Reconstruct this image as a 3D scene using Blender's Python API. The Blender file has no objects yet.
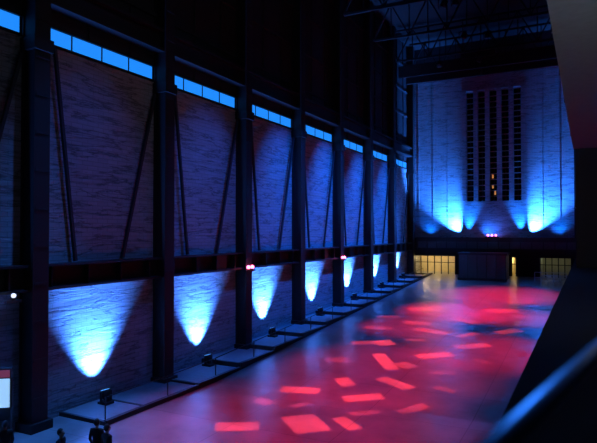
import bpy, bmesh, math, random
from mathutils import Vector, Matrix, Euler
random.seed(4)
S=bpy.context.scene; COL=S.collection
S.view_settings.view_transform='Standard'
S.view_settings.look='None'

# ------------------------------------------------------------ materials
def mat(name,col,rough=.6,metal=0.,emit=None,es=0.,bump=None):
    m=bpy.data.materials.new(name); m.use_nodes=True
    nt=m.node_tree; b=nt.nodes['Principled BSDF']
    b.inputs['Base Color'].default_value=(*col,1); b.inputs['Roughness'].default_value=rough
    b.inputs['Metallic'].default_value=metal
    if emit: b.inputs['Emission Color'].default_value=(*emit,1); b.inputs['Emission Strength'].default_value=es
    tc=nt.nodes.new('ShaderNodeTexCoord'); n=nt.nodes.new('ShaderNodeTexNoise'); n.inputs['Scale'].default_value=bump[0] if bump else 2.
    n.inputs['Detail'].default_value=5
    mx=nt.nodes.new('ShaderNodeMix'); mx.data_type='RGBA'
    mx.inputs[6].default_value=(*[c*.75 for c in col],1); mx.inputs[7].default_value=(*[min(1,c*1.2) for c in col],1)
    nt.links.new(tc.outputs['Object'],n.inputs['Vector']); nt.links.new(n.outputs['Fac'],mx.inputs[0]); nt.links.new(mx.outputs[2],b.inputs['Base Color'])
    if bump:
        bp=nt.nodes.new('ShaderNodeBump'); bp.inputs['Strength'].default_value=bump[1]; bp.inputs['Distance'].default_value=.03
        nt.links.new(n.outputs['Fac'],bp.inputs['Height']); nt.links.new(bp.outputs['Normal'],b.inputs['Normal'])
    return m

def wall_mat(name,col,axis,bump=.7):
    m=bpy.data.materials.new(name); m.use_nodes=True; nt=m.node_tree; N=nt.nodes; L=nt.links
    b=N['Principled BSDF']; b.inputs['Roughness'].default_value=.75
    geo=N.new('ShaderNodeNewGeometry')
    sep=N.new('ShaderNodeSeparateXYZ'); L.new(geo.outputs['Position'],sep.inputs[0])
    cmb=N.new('ShaderNodeCombineXYZ'); L.new(sep.outputs[1 if axis=='y' else 0],cmb.inputs[0]); L.new(sep.outputs[2],cmb.inputs[1])
    mp=N.new('ShaderNodeMapping'); mp.inputs['Scale'].default_value=(.22,1.6,1); L.new(cmb.outputs[0],mp.inputs[0])
    n1=N.new('ShaderNodeTexNoise'); n1.inputs['Scale'].default_value=1.1; n1.inputs['Detail'].default_value=7; n1.inputs['Roughness'].default_value=.62; n1.inputs['Distortion'].default_value=.4
    L.new(mp.outputs[0],n1.inputs['Vector'])
    s=N.new('ShaderNodeMath'); s.operation='SUBTRACT'; s.inputs[1].default_value=.5; L.new(n1.outputs['Fac'],s.inputs[0])
    a=N.new('ShaderNodeMath'); a.operation='ABSOLUTE'; L.new(s.outputs[0],a.inputs[0])
    mr=N.new('ShaderNodeMapRange'); mr.inputs[1].default_value=0; mr.inputs[2].default_value=.03; L.new(a.outputs[0],mr.inputs[0])
    br=N.new('ShaderNodeTexBrick'); br.inputs['Scale'].default_value=1; br.inputs['Brick Width'].default_value=.6; br.inputs['Row Height'].default_value=.2; br.inputs['Mortar Size'].default_value=.015
    br.inputs['Color1'].default_value=(1,1,1,1); br.inputs['Color2'].default_value=(.8,.8,.8,1); br.inputs['Mortar'].default_value=(.45,.45,.45,1)
    L.new(cmb.outputs[0],br.inputs['Vector'])
    mx=N.new('ShaderNodeMix'); mx.data_type='RGBA'; mx.inputs[6].default_value=(*[c*.4 for c in col],1); mx.inputs[7].default_value=(*col,1)
    L.new(mr.outputs[0],mx.inputs[0])
    mu=N.new('ShaderNodeMix'); mu.data_type='RGBA'; mu.blend_type='MULTIPLY'; mu.inputs[0].default_value=.7
    L.new(mx.outputs[2],mu.inputs[6]); L.new(br.outputs['Color'],mu.inputs[7]); L.new(mu.outputs[2],b.inputs['Base Color'])
    bp=N.new('ShaderNodeBump'); bp.inputs['Strength'].default_value=bump; bp.inputs['Distance'].default_value=.12
    ad=N.new('ShaderNodeMath'); ad.operation='ADD'; L.new(n1.outputs['Fac'],ad.inputs[0])
    m2=N.new('ShaderNodeMath'); m2.operation='MULTIPLY'; m2.inputs[1].default_value=.15; L.new(mr.outputs[0],m2.inputs[0]); L.new(m2.outputs[0],ad.inputs[1])
    L.new(ad.outputs[0],bp.inputs['Height']); L.new(bp.outputs['Normal'],b.inputs['Normal'])
    return m

def floor_mat():
    m=bpy.data.materials.new('polished_concrete'); m.use_nodes=True; nt=m.node_tree; N=nt.nodes; L=nt.links
    b=N['Principled BSDF']
    geo=N.new('ShaderNodeNewGeometry')
    n=N.new('ShaderNodeTexNoise'); n.inputs['Scale'].default_value=.35; n.inputs['Detail'].default_value=8; n.inputs['Roughness'].default_value=.65; L.new(geo.outputs['Position'],n.inputs['Vector'])
    cr=N.new('ShaderNodeValToRGB'); cr.color_ramp.elements[0].position=.3; cr.color_ramp.elements[0].color=(.17,.17,.17,1); cr.color_ramp.elements[1].position=.7; cr.color_ramp.elements[1].color=(.42,.42,.42,1)
    L.new(n.outputs['Fac'],cr.inputs[0])
    br=N.new('ShaderNodeTexBrick'); br.offset=0; br.inputs['Scale'].default_value=1; br.inputs['Brick Width'].default_value=4.3; br.inputs['Row Height'].default_value=3.82; br.inputs['Mortar Size'].default_value=.02
    br.inputs['Color1'].default_value=(1,1,1,1); br.inputs['Color2'].default_value=(.88,.88,.88,1); br.inputs['Mortar'].default_value=(.5,.5,.5,1)
    L.new(geo.outputs['Position'],br.inputs['Vector'])
    mu=N.new('ShaderNodeMix'); mu.data_type='RGBA'; mu.blend_type='MULTIPLY'; mu.inputs[0].default_value=1
    L.new(cr.outputs[0],mu.inputs[6]); L.new(br.outputs['Color'],mu.inputs[7]); L.new(mu.outputs[2],b.inputs['Base Color'])
    mr=N.new('ShaderNodeMapRange'); mr.inputs[3].default_value=.22; mr.inputs[4].default_value=.42; L.new(n.outputs['Fac'],mr.inputs[0]); L.new(mr.outputs[0],b.inputs['Roughness'])
    return m

M_brick=wall_mat('brick_wall',(.28,.30,.32),'y')
M_end=wall_mat('end_wall_brick',(.23,.28,.32),'x',.2)
M_floor=floor_mat()
M_steel=mat('black_painted_steel',(.009,.009,.011),.6,.1)
M_roof=mat('roof_steel',(.004,.004,.005),.9)
M_dark=mat('dark_cladding',(.012,.012,.015),.8,bump=(3,.2))
M_strut=mat('strut_steel',(.02,.02,.025),.6)
M_conc=mat('dark_concrete',(.07,.07,.075),.8,bump=(4,.3))
M_plat=mat('walkway_concrete',(.22,.22,.23),.6,bump=(4,.3))
M_soff=mat('grey_soffit',(.10,.12,.125),.8,bump=(6,.15))
M_black=mat('black_rubber',(.008,.008,.009),.8)
M_glass=mat('dark_glazing',(.01,.012,.02),.15)
M_strip=mat('blue_lit_glazing',(.02,.08,.2),.5,emit=(.014,.25,.95),es=1.05)
M_lens=mat('lamp_lens',(.1,.2,.4),.3,emit=(.1,.4,1),es=1.2)
M_pink=mat('pink_globe',(.8,.1,.2),.3,emit=(1,.13,.3),es=7)
M_whitel=mat('white_globe',(.8,.8,.8),.3,emit=(.75,.8,1),es=1.2)
M_warm=mat('warm_lamp',(.8,.6,.3),.3,emit=(1,.72,.28),es=7)
M_orange=mat('orange_slit_glint',(.5,.2,.05),.4,emit=(1,.4,.12),es=.45)  # glowing patches stand in for orange reflections in the window slits
M_cream=mat('cream_plaster',(.62,.55,.36),.7)
M_rail=mat('brushed_steel',(.55,.56,.58),.35,.9)
M_screen=mat('backlit_panel',(.5,.6,.7),.3,emit=(.35,.65,1),es=.9)
M_red=mat('red_panel',(.4,.05,.08),.5,emit=(.5,.12,.3),es=.25)
M_skin=mat('skin',(.45,.27,.2),.55)
M_hair=mat('dark_hair',(.02,.014,.01),.6)
M_shoe=mat('shoe_leather',(.015,.012,.01),.5)

# ------------------------------------------------------------ mesh builder
class MB:
    def __init__(s): s.bm=bmesh.new(); s.mats=[]
    def mi(s,m):
        if m not in s.mats: s.mats.append(m)
        return s.mats.index(m)
    def _fin(s,geom,m,smooth=False):
        k=s.mi(m)
        for v in geom:
            for f in v.link_faces: f.material_index=k; f.smooth=smooth
    def box(s,a,b,m):
        r=bmesh.ops.create_cube(s.bm,size=1)
        c=[(a[i]+b[i])/2 for i in range(3)]; d=[abs(b[i]-a[i]) for i in range(3)]
        bmesh.ops.transform(s.bm,matrix=Matrix.Translation(c)@Matrix.Diagonal((*d,1)),verts=r['verts']); s._fin(r['verts'],m)
    def bar(s,p,q,w,h,m,up=(0,0,1)):
        p=Vector(p);q=Vector(q); z=(q-p); l=z.length; z.normalize(); u=Vector(up)
        if abs(z.dot(u))>.98: u=Vector((0,1,0))
        x=z.cross(u).normalized(); y=x.cross(z)
        R=Matrix((x,y,z)).transposed().to_4x4()
        r=bmesh.ops.create_cube(s.bm,size=1)
        bmesh.ops.transform(s.bm,matrix=Matrix.Translation((p+q)/2)@R@Matrix.Diagonal((w,h,l,1)),verts=r['verts']); s._fin(r['verts'],m)
    def cyl(s,p,q,r1,m,r2=None,seg=14):
        p=Vector(p);q=Vector(q); z=(q-p); l=z.length
        r=bmesh.ops.create_cone(s.bm,cap_ends=True,segments=seg,radius1=r1,radius2=r1 if r2 is None else r2,depth=l)
        R=z.to_track_quat('Z','Y').to_matrix().to_4x4()
        bmesh.ops.transform(s.bm,matrix=Matrix.Translation((p+q)/2)@R,verts=r['verts']); s._fin(r['verts'],m,True)
    def ball(s,c,r,m,sc=(1,1,1)):
        g=bmesh.ops.create_uvsphere(s.bm,u_segments=14,v_segments=10,radius=r)
        bmesh.ops.transform(s.bm,matrix=Matrix.Translation(c)@Matrix.Diagonal((*sc,1)),verts=g['verts']); s._fin(g['verts'],m,True)
    def quad(s,pts,m):
        vs=[s.bm.verts.new(p) for p in pts]; f=s.bm.faces.new(vs); f.material_index=s.mi(m)
    def obj(s,name,parent=None,loc=None):
        me=bpy.data.meshes.new(name); s.bm.to_mesh(me); s.bm.free()
        for m in s.mats: me.materials.append(m)
        o=bpy.data.objects.new(name,me); COL.objects.link(o)
        if loc: o.location=loc
        if parent: o.parent=parent
        return o
def empty(name,loc=(0,0,0)):
    e=bpy.data.objects.new(name,None); e.location=loc; e.empty_display_size=.3; COL.objects.link(e); return e
def light(kind,name,loc,target,power,col,size=60,blend=1,rad=.1,parent=None):
    l=bpy.data.lights.new(name,kind); l.energy=power; l.color=col
    if kind=='SPOT': l.spot_size=math.radians(size); l.spot_blend=blend
    if kind!='AREA': l.shadow_soft_size=rad
    o=bpy.data.objects.new(name,l); COL.objects.link(o)
    o.location=loc
    if target is not None:
        d=Vector(target)-Vector(loc); o.rotation_euler=d.to_track_quat('-Z','Y').to_euler()
    if parent:
        o.parent=parent; o.location=Vector(loc)-parent.location
    return o

def fl(y): return 0. if y<24 else min((y-24)*2.6/46,2.6)
TOP=31.
CY=[-.3,7.37]+[15.0+7.64*i for i in range(8)]

# ------------------------------------------------------------ shell
b=MB()
prof=[(-12,0),(24,0),(70,2.6),(77,2.6)]
for (y0,z0),(y1,z1) in zip(prof,prof[1:]):
    b.quad([(-20,y0,z0),(6,y0,z0),(6,y1,z1),(-20,y1,z1)],M_floor)
b.obj('floor')

b=MB()
b.box((-20.6,-12,-.2),(-20,77,15.6),M_brick)
b.box((-20.6,-12,15.6),(-20.2,77,16.45),M_dark)
b.box((-20.6,-12,16.45),(-20,77,TOP),M_dark)
for z in (19,22,25,28):
    b.box((-20,-12,z),(-19.85,70,z+.18),M_dark)
y=-10
while y<70:
    b.box((-20,y-.05,16.5),(-19.9,y+.05,TOP),M_dark); y+=2.5467
b.obj('wall_left')

for i in range(len(CY)-1):
    y0=CY[i]+.4; y1=CY[i+1]-.4
    b=MB()
    b.box((-20.15,y0,15.7),(-20.05,y1,16.38),M_strip)
    n=4
    for k in range(n+1):
        yy=y0+(y1-y0)*k/n
        b.box((-20.1,yy-.03,15.65),(-20.02,yy+.03,16.42),M_strut)
    b.box((-20.1,y0,15.62),(-19.93,y1,15.7),M_steel); b.box((-20.1,y0,16.38),(-19.93,y1,16.46),M_steel)
    b.obj('window_%d'%(i+1))

b=MB(); b.box((-20.6,-12,TOP),(6.4,77,TOP+.3),M_roof); b.obj('ceiling')
b=MB(); b.box((-20.6,-12.4,-.2),(6.4,-12,TOP),M_dark); b.obj('wall_back')
b=MB(); b.box((6.01,-12,-.2),(6.4,77,TOP),M_dark); b.obj('wall_right')
b=MB()
b.box((-.5,30,6.1),(6,69.7,TOP-.02),M_dark)
for y in range(32,69,4):
    b.box((-.56,y,6.1),(-.5,y+.3,24),M_steel)
b.box((-.56,30,9.0),(-.5,69.7,9.3),M_steel)
b.box((-.685,-11.9,0),(6,69.7,6.0),M_black); b.box((-.72,-11.9,5.95),(6,69.7,6.1),M_black)
b.box((-.6,2,11.8),(6,29.98,16.0),M_soff)
b.box((-.62,2,11.95),(-.6,29.9,15.8),M_glass)
for k in range(8): b.box((-.64,2+k*3.5,11.9),(-.6,2.12+k*3.5,15.9),M_steel)
b.obj('gallery_block')

# ------------------------------------------------------------ end wall
W0,W1,WZ0,WZ1=-13.6,-6.35,11.5,24.9
Y=70.
b=MB()
b.box((-20,Y,7.1),(W0,Y+.6,27.5),M_end)
b.box((W1,Y,7.1),(-1.35,Y+.6,27.5),M_end)
b.box((-1.35,Y-.25,2),(-.5,Y+.6,27.5),M_dark)
b.box((W0,Y,7.1),(W1,Y+.6,WZ0),M_end); b.box((W0,Y,WZ1),(W1,Y+.6,27.5),M_end)
b.box((-20.6,Y,27.5),(6,Y+.6,TOP),M_dark)
for x0,x1 in ((-20,-19.6),(-14.5,-8.0),(-7.5,-5.0),(-1.7,-.5)):
    b.box((x0,Y,2.5),(x1,Y+.6,5.0),M_dark)
b.box((-20,Y,4.9),(-.5,Y+.6,7.1),M_dark)
x=-19.
while x<-2:
    if not (W0-.5<x<W1+.5): b.box((x-.03,Y-.03,7.1),(x+.03,Y,27.5),M_end)
    x+=1.8
b.obj('wall_end')
b=MB()
n=5; pier=.52; w=(W1-W0-pier*(n+1))/n
for k in range(n+1):
    x=W0+k*(w+pier); b.box((x,Y-.2,WZ0),(x+pier,Y+.5,WZ1),M_end)
b.box((W0,Y-.06,WZ0-.3),(W1,Y+.2,WZ0),M_end); b.box((W0,Y-.14,WZ1),(W1,Y+.2,WZ1+.25),M_end)
for k in range(n):
    x=W0+pier+k*(w+pier)
    b.box((x,Y+.42,WZ0),(x+w,Y+.48,WZ1),M_glass)
    b.box((x+w/2-.03,Y+.34,WZ0),(x+w/2+.03,Y+.42,WZ1),M_steel)
    z=WZ0+.55
    while z<WZ1:
        b.box((x,Y+.26,z),(x+w,Y+.42,z+.1),M_plat); z+=.67
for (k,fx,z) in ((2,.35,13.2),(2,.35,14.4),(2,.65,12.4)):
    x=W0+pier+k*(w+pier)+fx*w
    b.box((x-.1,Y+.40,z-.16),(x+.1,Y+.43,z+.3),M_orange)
b.obj('window_20')
b=MB()
b.box((-19.0,68.9,5.75),(-.75,Y-.01,6.7),M_conc)
b.box((-19.0,68.7,6.65),(-.75,68.95,7.15),M_steel); b.box((-19.0,68.7,5.65),(-.75,68.95,5.85),M_steel)
x=-18.9
while x<-1: b.box((x-.05,68.82,5.85),(x+.05,68.92,6.95),M_steel); x+=1.2
b.obj('gantry_ledge')

b=MB()
b.box((-20,74,2.6),(-.5,74.2,5.0),M_cream); b.box((-20,70.6,5.0),(-.5,74.2,5.2),M_cream)
for x in (-14.4,-8.3,-7.3,-5.1): b.box((x,70.6,2.6),(x+.2,74,5.0),M_cream)
b.obj('wall_lobby')
def door(nm,x0,x1,nn):
    b=MB()
    for k in range(nn+1):
        x=x0+(x1-x0)*k/nn; b.box((x-.05,69.85,2.6),(x+.05,69.99,4.9),M_steel)
    b.box((x0,69.88,4.0),(x1,69.98,4.08),M_steel); b.box((x0,69.85,4.82),(x1,69.99,4.92),M_steel)
    b.obj(nm)
door('door_1',-19.6,-14.5,6); door('door_2',-8.0,-7.5,1); door('door_3',-5.0,-1.7,5)
def lobby_lamp(x,m,p,c):
    e=empty('lobby_ceiling_lamp',(x,72,4.98)); b=MB()
    b.cyl((0,0,0),(0,0,-.12),.16,M_steel); b.ball((0,0,-.17),.13,m,(1,1,.6)); b.obj('shade',e)
    light('POINT','bulb',(x,72,4.6),None,p,c,rad=.1,parent=e)
for x,p in ((-18.7,80),(-17.2,50),(-15.6,30),(-7.75,50)): lobby_lamp(x,M_warm,p,(1,.72,.34))
for x in (-4.3,-2.4): lobby_lamp(x,M_whitel,5,(.75,.9,.65))

b=MB()
z0=fl(66)
b.box((-13.2,65.5,z0-.2),(-8.1,68.2,5.35),M_conc); b.box((-13.35,65.35,5.2),(-7.95,68.3,5.45),M_steel)
for k in range(6):
    x=-13.2+k*1.02; b.box((x-.03,65.42,z0),(x+.03,65.5,5.2),M_steel)
b.box((-13.3,65.3,z0-.1),(-8.0,65.6,z0+.25),M_steel)
b.obj('reception_block')
b=MB()
for x0,yy in ((-5.2,66.),(-4.4,63.5)):
    z=fl(yy)
    for k in range(6):
        x=x0+k*.62; b.cyl((x,yy,z),(x,yy,z+1.05),.035,M_rail)
    for h in (.5,1.05): b.cyl((x0,yy,z+h),(x0+3.1,yy,z+h),.035,M_rail)
b.obj('barrier_rail')

# ------------------------------------------------------------ steel columns
for i,y in enumerate(CY):
    z0=fl(y)
    b=MB()
    b.box((-19.98,y-.36,z0-.1),(-19.9,y+.36,TOP),M_steel)
    b.box((-19.28,y-.36,z0-.1),(-19.2,y+.36,TOP),M_steel)
    b.box((-19.9,y-.3,z0-.1),(-19.28,y-.24,TOP),M_steel); b.box((-19.9,y+.24,z0-.1),(-19.28,y+.3,TOP),M_steel)
    b.box((-19.98,y-.5,z0-.1),(-19.05,y+.5,z0+.35),M_steel)
    z=z0+1.2
    while z<TOP:
        b.box((-19.2,y-.3,z),(-19.17,y+.3,z+.12),M_steel); z+=1.5
    b.box((-19.98,y-.45,15.0),(-19.1,y+.45,15.5),M_steel)
    b.obj('steel_column')
b=MB()
b.box((-19.9,-12,5.5),(-19.8,69.9,6.45),M_steel)
b.box((-19.98,-12,6.4),(-19.4,69.9,6.5),M_steel); b.box((-19.98,-12,5.45),(-19.4,69.9,5.55),M_steel)
y=-11.
while y<69: b.box((-19.85,y,5.5),(-19.5,y+.05,6.45),M_steel); y+=1.91
b.obj('trim_beam')
b=MB()
b.box((-19.98,-12,17.1),(-19.3,69.9,17.25),M_steel); b.box((-19.7,-12,17.25),(-19.6,69.9,18.1),M_steel); b.box((-19.98,-12,18.1),(-19.3,69.9,18.25),M_steel)
b.obj('crane_rail')
for i in range(1,len(CY)-1):
    y=CY[i]
    b=MB()
    b.bar((-19.75,y+1.0,15.5),(-19.75,y+2.15,6.55),.13,.13,M_strut)
    b.bar((-19.75,y+7.1,14.9),(-19.75,y+4.9,6.55),.13,.13,M_strut)
    b.obj('diagonal_brace')
for y in CY[1:-1]+[66.]:
    b=MB(); n=10; x0,x1=-19.0,-.7
    if y<29: x1=5.9
    b.bar((x0,y,27),(x1,y,27),.2,.2,M_roof); b.bar((x0,y,30.4),(x1,y,30.4),.2,.2,M_roof)
    for k in range(n):
        xa=x0+(x1-x0)*k/n; xb=x0+(x1-x0)*(k+1)/n
        if k%2==0: b.bar((xa,y,27),(xb,y,30.4),.12,.12,M_roof)
        else: b.bar((xa,y,30.4),(xb,y,27),.12,.12,M_roof)
        b.bar((xb,y,27),(xb,y,30.4),.1,.1,M_roof)
    b.obj('roof_truss')
b=MB()
for yy in (61.5,64.5):
    b.box((-19.0,yy,25.3),(-.8,yy+.3,26.6),M_roof)
for k in range(9):
    x=-18.5+k*1.95; b.bar((x,61.6,26.3),(x+1.9,64.6,26.3),.12,.12,M_roof); b.box((x,61.45,25.3),(x+.08,61.5,26.6),M_roof)
b.box((-12,61.3,26.4),(-8.5,65,27),M_roof); b.cyl((-10.2,63,26.4),(-10.2,63,25.0),.12,M_roof)
b.obj('travelling_crane')

# ------------------------------------------------------------ stepped walkway and kerb
WS=16.6
b=MB()
b.box((-19.99,WS,-.1),(-17.35,22.6,.14),M_plat); b.box((-17.45,WS,-.1),(-17.25,22.6,.2),M_steel)
y=22.64
while y<69:
    y1=min(y+3.82,69.8); z=fl(y1)+.08
    b.box((-19.99,y,z-1.0),(-17.35,y1-.02,z),M_plat); b.box((-17.45,y,z-1.),(-17.25,y1,z+.05),M_steel)
    b.box((-19.99,y-.04,z-.8),(-17.3,y+.14,z+.03),M_steel)  # black cross strip stands in for the shadow between steps
    y=y1
for y in (WS,18.9): b.box((-19.99,y-.04,.0),(-17.3,y+.1,.16),M_steel)  # same shadow strips, modelled dark, on the flat stretch
b.obj('stepped_walkway')
def plat(y):
    if y<WS: return 0.
    if y<22.64: return .14
    k=int((y-22.64)/3.82); return fl(min(22.64+3.82*(k+1),69.8))+.08
b=MB()
y=16.84; pts=[]
while y<68.5:
    z=plat(y); b.cyl((-17.6,y,z),(-17.6,y,z+.9),.025,M_steel); pts.append((y,z+.9)); y+=3.82
for (a,za),(c,zc) in zip(pts,pts[1:]):
    b.cyl((-17.6,a,za),(-17.6,c,zc),.02,M_steel)
b.obj('walkway_handrail')

# ------------------------------------------------------------ floodlights
def flood(x,y,z,target,power,size,col,sc=1.,blend=1):
    e=empty('floodlight',(x,y,z)); b=MB()
    b.box((-.28,-.22,0),(.28,.22,.1),M_steel)
    b.box((-.06,-.3,.1),(.06,-.24,.55),M_steel); b.box((-.06,.24,.1),(.06,.3,.55),M_steel)
    b.box((-.06,-.3,.08),(.06,.3,.14),M_steel)
    d=(Vector(target)-Vector((x,y,z+.45*sc))).normalized()
    c=Vector((0,0,.45)); b.cyl(c-d*.2,c+d*.16,.17,M_black,.24,18); b.cyl(c+d*.161,c+d*.175,.2,M_lens,.2,18)
    b.cyl(c-d*.3,c-d*.2,.1,M_black,.17)
    b.obj('lamp_head',e); e.scale=(sc,sc,sc)
    l=light('SPOT','beam',Vector((x,y,z+.45*sc))+d*.25*sc,target,power,col,size,blend,.12,e)
    if sc!=1: l.location=l.location/sc
    return e
lamps=[(10.8,12000),(18.4,21000),(26.0,21000),(33.3,23000),(41.0,23000),(48.5,23000),(56.2,23000),(63.8,19000)]
for y,p in lamps:
    z=plat(y); flood(-19.2,y,z,(-19.97,y,z+2.9),p,80,(.055,.22,1.),blend=.95)
for x,dx in ((-13.6,-1.9),(-6.2,1.9)):
    flood(x,69.35,6.7,(x+dx,69.98,10.8),90000,66,(.03,.2,1.),.8,.9)
    flood(x-dx*.35,69.35,6.7,(x-dx*.5,69.98,11),9000,50,(.01,.18,1.),.8)
for x in (-17.5,-2.9):
    flood(x,69.2,6.7,(x,69.98,12),1000,110,(.003,.16,1.),.6)
flood(-10.9,69.0,6.7,(-10.,69.98,9),900,130,(.003,.15,1.),.6)  # added fill flood, puts blue on the wall between the two fans

def signal(loc,n,ax,m=M_pink,power=8,c=(1,.15,.3)):
    e=empty('signal_lamp',loc); b=MB(); a=Vector(ax)
    b.bar(-a*(n*.22+.1),a*(n*.22+.1),.1,.1,M_steel)
    for k in range(n):
        o=a*((k-(n-1)/2)*.45); b.cyl(o,o+Vector((0,0,.14)),.06,M_steel); b.ball(o+Vector((0,0,.22)),.12 if n>1 else .09,m)
    b.obj('globes',e)
    light('POINT','glow',Vector(loc)+Vector((.25,-.15,.25)),None,power,c,rad=.1,parent=e)
signal((-19.1,CY[4],5.35),2,(0,1,0)); signal((-19.1,CY[6],5.35),2,(0,1,0))
signal((-19.1,13.75,5.2),1,(0,1,0),M_whitel,1,(.7,.75,1))
signal((-10.,68.6,7.2),3,(1,0,0))
signal((-.75,60.,9.6),1,(0,1,0),M_whitel,2,(.7,.8,1))

# ------------------------------------------------------------ stage lights and added fill spots in the roof
def canister(name,loc,target,power,col,size,blend=1,rad=.15):
    e=empty(name,loc); b=MB()
    d=(Vector(target)-Vector(loc)).normalized()
    b.cyl(-d*.5,d*0,.22,M_black,.28,18); b.box((-.35,-.04,-.1),(-.3,.04,.6),M_roof); b.box((.3,-.04,-.1),(.35,.04,.6),M_roof); b.box((-.35,-.05,.55),(.35,.05,.62),M_roof)
    b.cyl((0,0,.6),(0,0,27-loc[2] if 27-loc[2]>.7 else .8),.04,M_roof)
    b.obj('housing',e)
    return e,light('SPOT','beam',Vector(loc)+d*.1,target,power,col,size,blend,rad,e)
RED=(1.,.006,.055)
for (x,y,tx,ty,p,s) in ((-10,23,-10.5,20,22000,38),(-9,31,-10.,29,24000,32),(-9,38,-11.5,40,36000,20),(-9,44,-9.5,47,68000,26),(-8,53,-7.5,56,50000,32),(-5,34,-5.8,35,30000,26),(-6,42,-5.,46,28000,20)):
    canister('floor_fill',(x,y,25.5),(tx,ty,fl(ty)),p,RED,s)
for (x,y,tx,ty,p,s) in ((-16,16,-16.5,14,20000,34),(-14,60,-15,60,5000,40),(-4,24,-3.5,24,2500,36)):
    canister('floor_fill',(x,y,25.5),(tx,ty,0),p,(.05,.25,1.),s)  # added overhead spots, imitate blue uplight spill on the floor
for (y,p,tz) in ((18,4500,7.5),(27,13000,7.5),(36,38000,8),(44,54000,8.2),(52,60000,8.2),(60,60000,8.2)):
    canister('floor_fill',(-10,y,25.5),(-20,y,tz),p,(.001,.13,1.),34)  # added unseen spots, tint the upper left wall blue
canister('floor_fill',(-3,20,25.5),(-20,20,13.5),400,(.5,.55,.85),60)  # added unseen spot, imitates pale ambient light on the left wall
# gobo projector
GP=(-9.5,29.,25.0)
e,lo=canister('gobo_projector',GP,(GP[0],GP[1],0),78000.0,(1,1,1),120,.1,.03)
lo.rotation_euler=(0,0,0)
rects=[
(-12.61,18.93,1.75,.95,31,1),(-12.65,24.6,1.95,.85,14,1),(-10.3,20.5,2.1,1.5,-44,1),(-8.8,21.3,1.6,.65,-40,1),(-9.43,24.8,1.9,.85,36,1),
(-11.1,26.6,1.4,.8,-48,1),(-10.4,30.9,3.4,.8,-57,1),(-11.8,35.0,1.2,1.4,36,1),(-8.7,27.4,2.2,.8,-29,1),(-8.1,33.2,2.2,1.0,39,1),(-12.3,47.2,2.9,1.7,28,1.2),
(-13.3,22.2,1.0,.7,-14,.6),(-9.1,30.6,1.2,.9,-37,.7),(-13.,34.5,1.7,1.0,25,.6),(-6.9,24.3,1.6,.6,60,.5),(-13.1,30.2,1.3,1.0,20,.5),(-9.8,39.3,2.6,1.0,-20,.8),
(-6.5,36.2,2.3,1.0,35,.8),(-11.4,41.5,2.0,1.2,10,.8),(-6.3,48.5,2.4,1.4,25,.9),(-8.6,22.9,1.4,.5,45,.5),(-9.,52.5,2.5,1.8,0,.9),(-4.9,41.,2.,1.0,50,.7),(-11.6,53.5,2.0,1.5,30,.9),
(-6.9,30.,1.4,.5,20,.5),(-5.4,33.,1.2,.5,-40,.5),(-13.6,39.,2.,.8,10,.6),(-8.2,43.5,2.2,.9,-30,.8),(-5.2,53.,2.4,1.2,15,.8),(-13.2,57.,2.4,1.4,0,.7),(-7.8,58.,2.6,1.6,10,.8),(-11.6,22.6,.9,.4,60,.6),(-7.3,39.,1.8,.7,60,.7),
(-14.2,43.,1.8,.9,20,.5),(-10.2,36.4,1.3,.5,15,.6),(-6.2,27.4,1.1,.45,-20,.45),(-4.6,46.5,1.8,1.,-10,.6)]
l=lo.data; l.use_nodes=True; nt=l.node_tree; N=nt.nodes; L=nt.links
em=[n for n in N if n.type=='EMISSION'][0]
tc=N.new('ShaderNodeTexCoord'); sp=N.new('ShaderNodeSeparateXYZ'); L.new(tc.outputs['Normal'],sp.inputs[0])
def math_(op,a,b=None):
    n=N.new('ShaderNodeMath'); n.operation=op
    for i,v in enumerate((a,b)):
        if v is None: continue
        if isinstance(v,(int,float)): n.inputs[i].default_value=v
        else: L.new(v,n.inputs[i])
    return n.outputs[0]
az=math_('ABSOLUTE',sp.outputs[2])
gx=math_('DIVIDE',sp.outputs[0],az); gy=math_('DIVIDE',sp.outputs[1],az)
cb=N.new('ShaderNodeCombineXYZ'); L.new(gx,cb.inputs[0]); L.new(gy,cb.inputs[1])
acc=None
for i,(x,y,ln,wd,an,st) in enumerate(rects):
    H=GP[2]-fl(y)
    mp=N.new('ShaderNodeMapping'); mp.vector_type='TEXTURE'
    mp.inputs['Location'].default_value=((x-GP[0])/H,(y-GP[1])/H,0); mp.inputs['Rotation'].default_value=(0,0,math.radians(an)); mp.inputs['Scale'].default_value=(ln/2/H,wd/2/H,1)
    L.new(cb.outputs[0],mp.inputs[0])
    ab=N.new('ShaderNodeVectorMath'); ab.operation='ABSOLUTE'; L.new(mp.outputs[0],ab.inputs[0])
    s2=N.new('ShaderNodeSeparateXYZ'); L.new(ab.outputs[0],s2.inputs[0])
    m=math_('LESS_THAN',math_('MAXIMUM',s2.outputs[0],s2.outputs[1]),1.)
    m=math_('MULTIPLY',m,float(st))
    acc=m if acc is None else math_('MAXIMUM',acc,m)
em.inputs['Color'].default_value=(1,.045,.06,1)
L.new(acc,em.inputs['Strength'])

# ------------------------------------------------------------ near handrail
b=MB(); A=Vector((-.13,.944,7.46)); B=Vector((.064,2.10,7.46)); d=(B-A).normalized()
P0=A-d*.6; P1=B+d*1.6
b.cyl(P0,P1,.022,M_rail,seg=20)
hr=b.obj('gallery_handrail')
b=MB()
for q in (P0,P1): b.cyl((q.x,q.y,6.105),(q.x,q.y,7.46),.02,M_steel)
b.obj('posts',hr)
canister('floor_fill',(-2.5,4,14),(.0,1.6,7.46),1400,(.025,.2,1.),12,1,.1)  # added unseen spot, only there to turn the handrail blue

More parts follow.
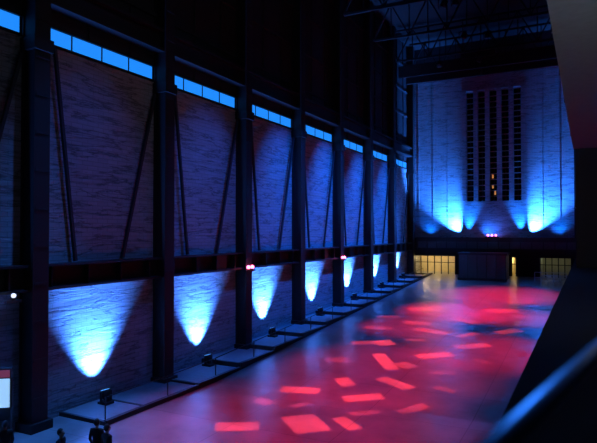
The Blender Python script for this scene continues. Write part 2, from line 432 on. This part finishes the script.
# ------------------------------------------------------------ information totem
b=MB()
b.box((-.3,-.12,0),(.3,.12,.1),M_steel); b.box((-.34,-.1,.1),(.34,.1,3.0),M_conc)
b.box((-.3,-.13,1.65),(.3,-.1,2.65),M_screen); b.box((.34,-.1,1.65),(.36,.1,2.65),M_steel); b.box((-.3,-.13,2.7),(.3,-.1,2.95),M_red)
b.box((-.34,-.12,1.2),(.34,-.1,1.25),M_steel)
t=b.obj('information_totem',loc=(-18.4,12.8,0)); t.rotation_euler=(0,0,math.radians(40))

# ------------------------------------------------------------ people
def skin_chain(name,verts,edges,rad,m,parent,sub=2,root=0):
    me=bpy.data.meshes.new(name); me.from_pydata(verts,edges,[]); me.materials.append(m)
    o=bpy.data.objects.new(name,me); COL.objects.link(o); o.parent=parent
    md=o.modifiers.new('skin','SKIN'); md.use_smooth_shade=True
    for i,v in enumerate(me.skin_vertices[0].data):
        r=rad[i]; v.radius=r if isinstance(r,tuple) else (r,r); v.use_root=(i==root)
    s=o.modifiers.new('sub','SUBSURF'); s.levels=sub; s.render_levels=sub
    return o
def person(loc,rot,h,top,legs,stride=.12,bent=.25):
    e=empty('person',loc); e.rotation_euler=(0,0,rot); k=h/1.75; e.scale=(k,k,k)
    mt=mat('coat',top,.8); ml=mat('trousers',legs,.8)
    V=[(0,0,.92),(0,0,1.08),(0,.01,1.25),(0,0,1.40),(0,0,1.48),(.17,0,1.42),(.22,-.02,1.15),(.21,bent*.5,.92),(-.17,0,1.42),(-.22,-.02,1.15),(-.21,bent*.5,.92)]
    E=[(0,1),(1,2),(2,3),(3,4),(3,5),(5,6),(6,7),(3,8),(8,9),(9,10)]
    R=[(.16,.11),(.145,.10),(.16,.11),(.14,.10),.055,.065,.05,.04,.065,.05,.04]
    skin_chain('coat',V,E,R,mt,e)
    V=[(0,0,.93),(.09,0,.86),(.10,stride*.6,.50),(.10,stride*.3-.02,.10),(-.09,0,.86),(-.10,-stride*.3,.50),(-.10,-stride,.10)]
    E=[(0,1),(1,2),(2,3),(0,4),(4,5),(5,6)]
    skin_chain('trousers',V,E,[(.14,.1),.09,.065,.055,.09,.065,.055],ml,e)
    for sx,fy in ((.10,stride*.3-.02),(-.10,-stride)):
        skin_chain('shoe',[(sx,fy-.05,.05),(sx,fy+.06,.045),(sx,fy+.17,.035)],[(0,1),(1,2)],[.045,.045,.035],M_shoe,e,1)
    skin_chain('neck',[(0,0,1.45),(0,.01,1.56)],[(0,1)],[.055,.05],M_skin,e,1)
    b=MB()
    b.ball((0,.015,1.635),.1,M_skin,(.78,.95,1.2)); b.ball((0,.11,1.625),.018,M_skin,(.8,1.2,1.5))
    b.ball((.035,.095,1.645),.012,M_black); b.ball((-.035,.095,1.645),.012,M_black)
    b.ball((0,.1,1.58),.02,mat('lips',(.3,.1,.09),.5),(1.2,.5,.35)); b.ball((.08,.01,1.63),.022,M_skin,(.4,.8,1.3)); b.ball((-.08,.01,1.63),.022,M_skin,(.4,.8,1.3))
    b.ball((0,-.015,1.665),.107,M_hair,(.84,.95,1.08)); b.obj('head',e)
    for s in (1,-1):
        hx,hy,hz=.21*s,bent*.5,.90
        skin_chain('palm',[(hx,hy,hz),(hx,hy+.02,hz-.05),(hx,hy+.03,hz-.085)],[(0,1),(1,2)],[(.022,.026),(.016,.036),(.013,.036)],M_skin,e,1)
        for f,(oy,ll) in enumerate(((-.028,.07),(-.009,.08),(.010,.076),(.028,.058))):
            skin_chain('finger_%d'%(f+1),[(hx,hy+.03+oy,hz-.08),(hx-.004*s,hy+.035+oy,hz-.08-ll*.5),(hx-.018*s,hy+.036+oy,hz-.08-ll)],[(0,1),(1,2)],[.009,.008,.007],M_skin,e,1)
        skin_chain('thumb',[(hx,hy+.04,hz-.03),(hx-.012*s,hy+.07,hz-.055),(hx-.015*s,hy+.078,hz-.085)],[(0,1),(1,2)],[.011,.01,.008],M_skin,e,1)
person((-14.0,13.05,0),.3,1.82,(.01,.01,.012),(.02,.02,.03))
person((-13.45,12.95,0),-.2,1.76,(.012,.01,.012),(.02,.02,.02))
person((-14.4,12.0,0),-1.2,1.76,(.012,.012,.02),(.02,.02,.03))
person((-16.6,11.7,0),1.1,1.75,(.02,.02,.02),(.03,.03,.04))

# ------------------------------------------------------------ world + camera
w=bpy.data.worlds.new('night'); S.world=w; w.use_nodes=True
w.node_tree.nodes['Background'].inputs[0].default_value=(.002,.004,.01,1)
e=empty('soffit_fill',(3.5,6,7.9)); b=MB(); b.cyl((0,0,-1.8),(0,0,0),.03,M_steel); b.cyl((0,0,0),(0,0,.25),.1,M_steel,.16); b.cyl((0,0,-1.8),(0,0,-1.75),.2,M_steel); b.obj('stand',e)  # added unseen lamp on a stand, brightens the gallery soffit
light('SPOT','bulb',(3.5,6,8.2),(1.0,15,11.8),1300,(.88,.95,1),130,1,.1,e)

c=bpy.data.cameras.new('camera'); cam=bpy.data.objects.new('camera',c); COL.objects.link(cam)
th=math.radians(27.34); p=math.atan(10.5/560)
cam.location=(0,0,7.8); cam.rotation_euler=Euler((math.pi/2+p,0,th),'XYZ')
c.sensor_width=36; c.lens=36*560/597; c.clip_start=.05; c.clip_end=300
c.dof.use_dof=True; c.dof.focus_distance=38; c.dof.aperture_fstop=1.4
S.camera=cam
